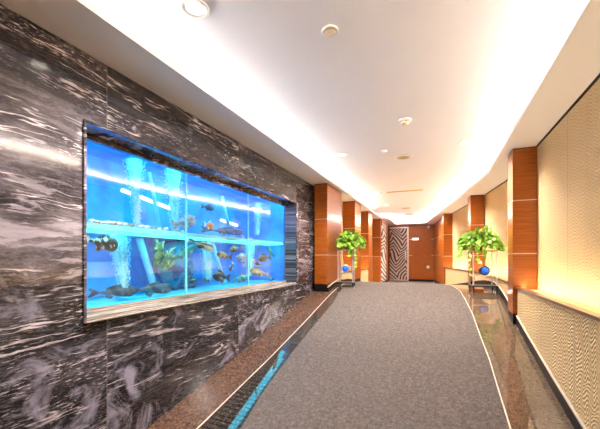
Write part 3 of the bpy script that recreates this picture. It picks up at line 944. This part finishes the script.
dl = downlight()
spots = [((195, 8), 'large round recessed downlight nearest above the near end of the aquarium'),
         ((342, 155), 'recessed downlight on the marble side above the far end of the aquarium'),
         ((465, 143), 'recessed downlight on the beige wall side just before the nearest wood pillar'),
         ((446, 187.5), 'recessed downlight second in the row on the beige wall side'),
         ((376, 193), 'recessed downlight at the end of the brass slot nearest the pillars beyond the marble'),
         ((426, 208), 'recessed downlight third in the row on the beige wall side'),
         ((421.8, 213.6), 'recessed downlight nearest the far wood wall'),
         ((386, 205), 'recessed downlight farthest along the side of the wood pillars')]
for i, (p, lab) in enumerate(spots):
    c = atz(*p, CEIL)
    r = dl if i == 0 else copy_tree(dl)
    r.location = (c.x, c.y, CEIL + EZ); r['label'] = lab; r['group'] = 'recessed ceiling downlights'

c = atz(330, 30, CEIL)
t = thing('ceiling_speaker', 'round white flush disc in the ceiling nearest the near downlight', 'speaker', (c.x, c.y, CEIL))
MB().lathe([(.001, -.001), (.062, -.001), (.062, -.012), (.052, -.018), (.048, -.014), (.001, -.014)], n=30).build('rim', M['white'], t)
MB().lathe([(.001, -.0141), (.046, -.0141), (.04, -.019), (.001, -.02)], n=26).build('cover', M['beige_plastic'], t)
c = atz(405, 120, CEIL)
t = thing('smoke_detector', 'cream smoke detector on the ceiling between the two middle downlights', 'smoke detector', (c.x, c.y, CEIL))
MB().lathe([(.001, -.001), (.075, -.001), (.075, -.018), (.06, -.024), (.001, -.024)], n=30).build('base', M['white'], t)
MB().lathe([(.001, -.0241), (.048, -.0241), (.05, -.045), (.036, -.06), (.001, -.062)], n=26).build('sensor_head', M['beige_plastic'], t)
c = atz(403, 157, CEIL)
t = thing('ceiling_vent', 'round grey vent in the ceiling beyond the smoke detector', 'vent', (c.x, c.y, CEIL))
MB().lathe([(.08, -.001), (.13, -.001), (.13, -.008), (.09, -.016), (.08, -.008)], n=32).build('rim', M['beige_plastic'], t)
for rr in (.075, .05, .025):
    MB().lathe([(rr - .02, -.001), (rr, -.001), (rr, -.006), (rr - .012, -.012), (rr - .02, -.005)], n=28).build('ring', M['brass'], t)
c = atz(384, 151, CEIL)
t = thing('ceiling_disc', 'small flat white disc in the ceiling beside the round vent', 'ceiling disc', (c.x, c.y, CEIL))
MB().lathe([(.001, -.001), (.05, -.001), (.048, -.009), (.001, -.011)], n=24).build('cover_plate', M['white'], t)
MB().lathe([(.001, -.0111), (.014, -.0111), (.012, -.018), (.001, -.019)], n=14).build('cap', M['white'], t)
a, b = atz(386.5, 192, CEIL), atz(423, 189.8, CEIL)
ym = (a.y + b.y) / 2
t = thing('air_slot', 'long narrow brass air slot across the ceiling', 'vent', (a.x, ym, CEIL))
MB().box(0, b.x - a.x, -.055, .055, -.012, -.001).build('frame', M['brass'], t, bevel=.003)
for k in (-1, 0, 1): MB().box(.03, b.x - a.x - .03, -.012 + k * .03, .004 + k * .03, -.0135, -.0121).build('slot', M['brass'], t)
for (p, lab) in (((406, 208), 'small square ceiling vent beyond the long brass slot'), ((409, 214), 'farthest small square ceiling vent near the far wall')):
    c = atz(*p, CEIL)
    t = thing('ceiling_vent', lab, 'vent', (c.x, c.y, CEIL))
    MB().box(-.14, .14, -.14, .14, -.012, -.001).build('frame', M['beige_plastic'], t, bevel=.003)
    for k in range(4): MB().box(-.11, .11, -.10 + k * .06, -.08 + k * .06, -.014, -.0121).build('slat', M['brass'], t)
c = atz(380.5, 192.8, CEIL)
t = thing('ceiling_sensor', 'tiny dark dot sensor in the ceiling at the end of the brass slot', 'sensor', (c.x, c.y, CEIL))
MB().lathe([(.001, -.001), (.04, -.001), (.036, -.015), (.001, -.018)], n=18).build('body', M['brass'], t)
MB().lathe([(.001, -.0181), (.014, -.0181), (.01, -.025), (.001, -.026)], n=12).build('lens', M['blackmatt'], t)


# ------------------------------------------------------------------ plant stands
def stand(loc, wx, wy, h, rz, label, shelf):
    r = thing('plant_stand', label, 'plant stand', loc, rz)
    q = .011
    for sx in (-1, 1):
        for sy in (-1, 1):
            x, y = sx * (wx / 2 - q), sy * (wy / 2 - q)
            MB().box(x - q, x + q, y - q, y + q, .10, h - .02).build('post', M['chrome'], r, bevel=.002)
            MB().box(x - .014, x + .014, y - .014, y + .014, -.03 if sy < 0 else 0.0, .075).build('leg', M['blackmatt'], r, bevel=.002)
    MB().box(-wx / 2 - .01, wx / 2 + .01, -wy / 2 - .01, wy / 2 + .01, .075, .10).build('base_board', M['blackmatt'], r, bevel=.003)
    MB().box(-wx / 2 - .005, wx / 2 + .005, -wy / 2 - .005, wy / 2 + .005, h - .02, h).build('top_board', M[shelf], r, bevel=.003)
    for sy in (-1, 1):
        MB().box(-wx / 2 + .022, wx / 2 - .022, sy * (wy / 2 - q) - .007, sy * (wy / 2 - q) + .007, h * .37, h * .37 + .014).build('cross_bar', M['chrome'], r)
    # drum with a blue disc face carried on the cross bars
    zc = h * .37 + .014 + .084
    ya = Matrix.Rotation(PI / 2, 4, 'X')        # axis towards the viewer
    dr = MB(); dr.lathe([(.001, -.10), (.066, -.10), (.066, .06), (.084, .062), (.084, .09), (.001, .09)], (0, -.04, zc), 30, mat=ya)
    dro = dr.build('drum', M['chrome' if shelf == 'chrome' else 'blackmatt'], r)
    fc = MB(); fc.lathe([(.001, .0901), (.070, .0901), (.062, .103), (.001, .108)], (0, -.04, zc), 30, mat=ya); fc.build('blue_face', M['bluedisc'], dro)
    rg = MB(); rg.lathe([(.0705, .0901), (.083, .0901), (.081, .10), (.073, .10)], (0, -.04, zc), 30, mat=ya); rg.build('rim', M['chrome'] if shelf == 'chrome' else M['blackmatt'], dro)
    MB().box(.062, .10, -.06, .04, zc - .03, zc + .05).build('bracket', M['chrome'], r, bevel=.003)
    return r


def leaf(mb, base, d, up, L, W, droop=.3):
    """heart-shaped leaf from base along d"""
    d = d.normalized(); s = d.cross(up).normalized(); n = s.cross(d).normalized()
    out = [(-.06, .30), (.08, .48), (.30, .50), (.55, .38), (.80, .17)]
    P0 = lambda a, b, c=0.0: base + d * (L * a) + s * (W * b) + n * (L * c - droop * L * max(a, 0) ** 2)
    tip = mb.bm.verts.new(P0(1, 0)); root = mb.bm.verts.new(P0(0, 0))
    mid = [mb.bm.verts.new(P0(max(a, .02), 0, -.0)) for a, _ in out[1:]]
    for sg in (-1, 1):
        e = [mb.bm.verts.new(P0(a, sg * b, .10 * b)) for a, b in out]
        fs = [(root, e[0], e[1], mid[0])]
        for i in range(1, 4): fs.append((mid[i - 1], e[i], e[i + 1], mid[i]))
        fs.append((mid[3], e[4], tip))
        for q in fs:
            f = mb.bm.faces.new(q if sg > 0 else q[::-1]); f.smooth = True


def plant(loc, rx, rz_, n, label, seed, trails, pot_r=.13, skew=0.0, lim=(-1, 1)):
    """loc: pot foot"""
    rnd = random.Random(seed)
    r = thing('potted_pothos', label, 'potted plant', loc)
    MB().lathe([(.001, 0), (pot_r * .72, 0), (pot_r * .95, .10), (pot_r * 1.05, .10), (pot_r * 1.05, .125), (pot_r * .92, .125), (pot_r * .90, .10), (.001, .10)], n=28).build('pot', M['terracotta'], r)
    MB().lathe([(.001, .101), (pot_r * .9, .101), (.001, .112)], n=20).build('soil', M['soil'], r)
    lv, st = MB(), MB()
    for i in range(n):
        a = rnd.random() * 2 * PI
        q = math.sqrt(rnd.random())
        h = rnd.random()
        x = math.cos(a) * q * rx + skew * rx * .25
        x = max(lim[0], min(lim[1], x))
        y = math.sin(a) * q * min(rx, .24)
        top = rz_ * math.sqrt(max(0.02, 1 - (q * .93) ** 2))
        z = .115 + (top * h if q < .55 else -.10 * (q - .55) / .45 + (top + .08) * h)
        p = Vector((x, y, z))
        d = Vector((x * 1.4, y * 1.4 - .05, .10 + .25 * (1 - q) - .30 * q)) + Vector((rnd.uniform(-.2, .2), rnd.uniform(-.2, .2), rnd.uniform(-.15, .15)))
        L = rnd.uniform(.055, .105)
        p += Vector((rnd.uniform(-.03, .03), rnd.uniform(-.03, .03), rnd.uniform(-.03, .05)))
        leaf(lv, p, d, Vector((rnd.uniform(-.9, .9), rnd.uniform(-1.2, .5), rnd.uniform(.3, 1))), L, L * .92, rnd.uniform(.1, .5))
        if i % 2 == 0:
            b = Vector((x * .15, y * .15, .10)); m = b.lerp(p, .5) + Vector((0, 0, .05))
            st.tube([b, m, p], [.004, .003, .002], 5)
    for (x0, y0, zl, dx) in trails:
        prev = Vector((x0 * .5, y0 * .6, .12)); pts = [prev, Vector((x0, y0, .13))]
        k = 6
        for j in range(1, k + 1):
            pts.append(Vector((x0 + dx * j / k + rnd.uniform(-.012, .012), y0 - .01 * j / k, .10 - zl * j / k)))
        st.tube(pts, .003, 5)
        for pnt in pts[2:]:
            dd = Vector((rnd.uniform(-.7, .7), -.5, rnd.uniform(-.7, -.1)))
            L = rnd.uniform(.05, .085)
            leaf(lv, pnt, dd, Vector((0, -1, .5)), L, L * .85, .3)
    lv.build('leaves', M['leaf'], r, recalc=False)
    st.build('stems', M['stem'], r)
    return r


SLX, SLY = -1.80, 6.86
sz = fz(SLY) + .004
zt_l = .175
stand((SLX, SLY, sz), .33, .26, zt_l - sz, .10, 'chrome plant stand with a blue disc beside the wide wood pillar', 'chrome')
plant((SLX + .075, SLY, zt_l + .001), .28, .22, 330, 'bushy green potted plant on the stand beside the wide wood pillar', 11, [(.06, -.17, .22, .0), (.16, -.16, .42, .03), (.03, -.17, .14, .02)], .13, 0.0, (-.19, 1))
SRX, SRY = .755, 6.86
sz = fz(SRY) + .016
zt_r = .135
stand((SRX, SRY, sz), .40, .30, zt_r - sz, .14, 'chrome plant stand with pale wood top and blue disc by the beige wall', 'woodshelf')
plant((SRX - .05, SRY, zt_r + .001), .32, .24, 330, 'trailing green potted plant on the stand by the beige wall', 23,
      [(-.06, -.19, .30, .02), (.02, -.19, .22, .04), (-.20, -.17, .52, .02), (-.30, -.12, .20, -.04), (.33, -.05, .04, .08)], .14, -.1)
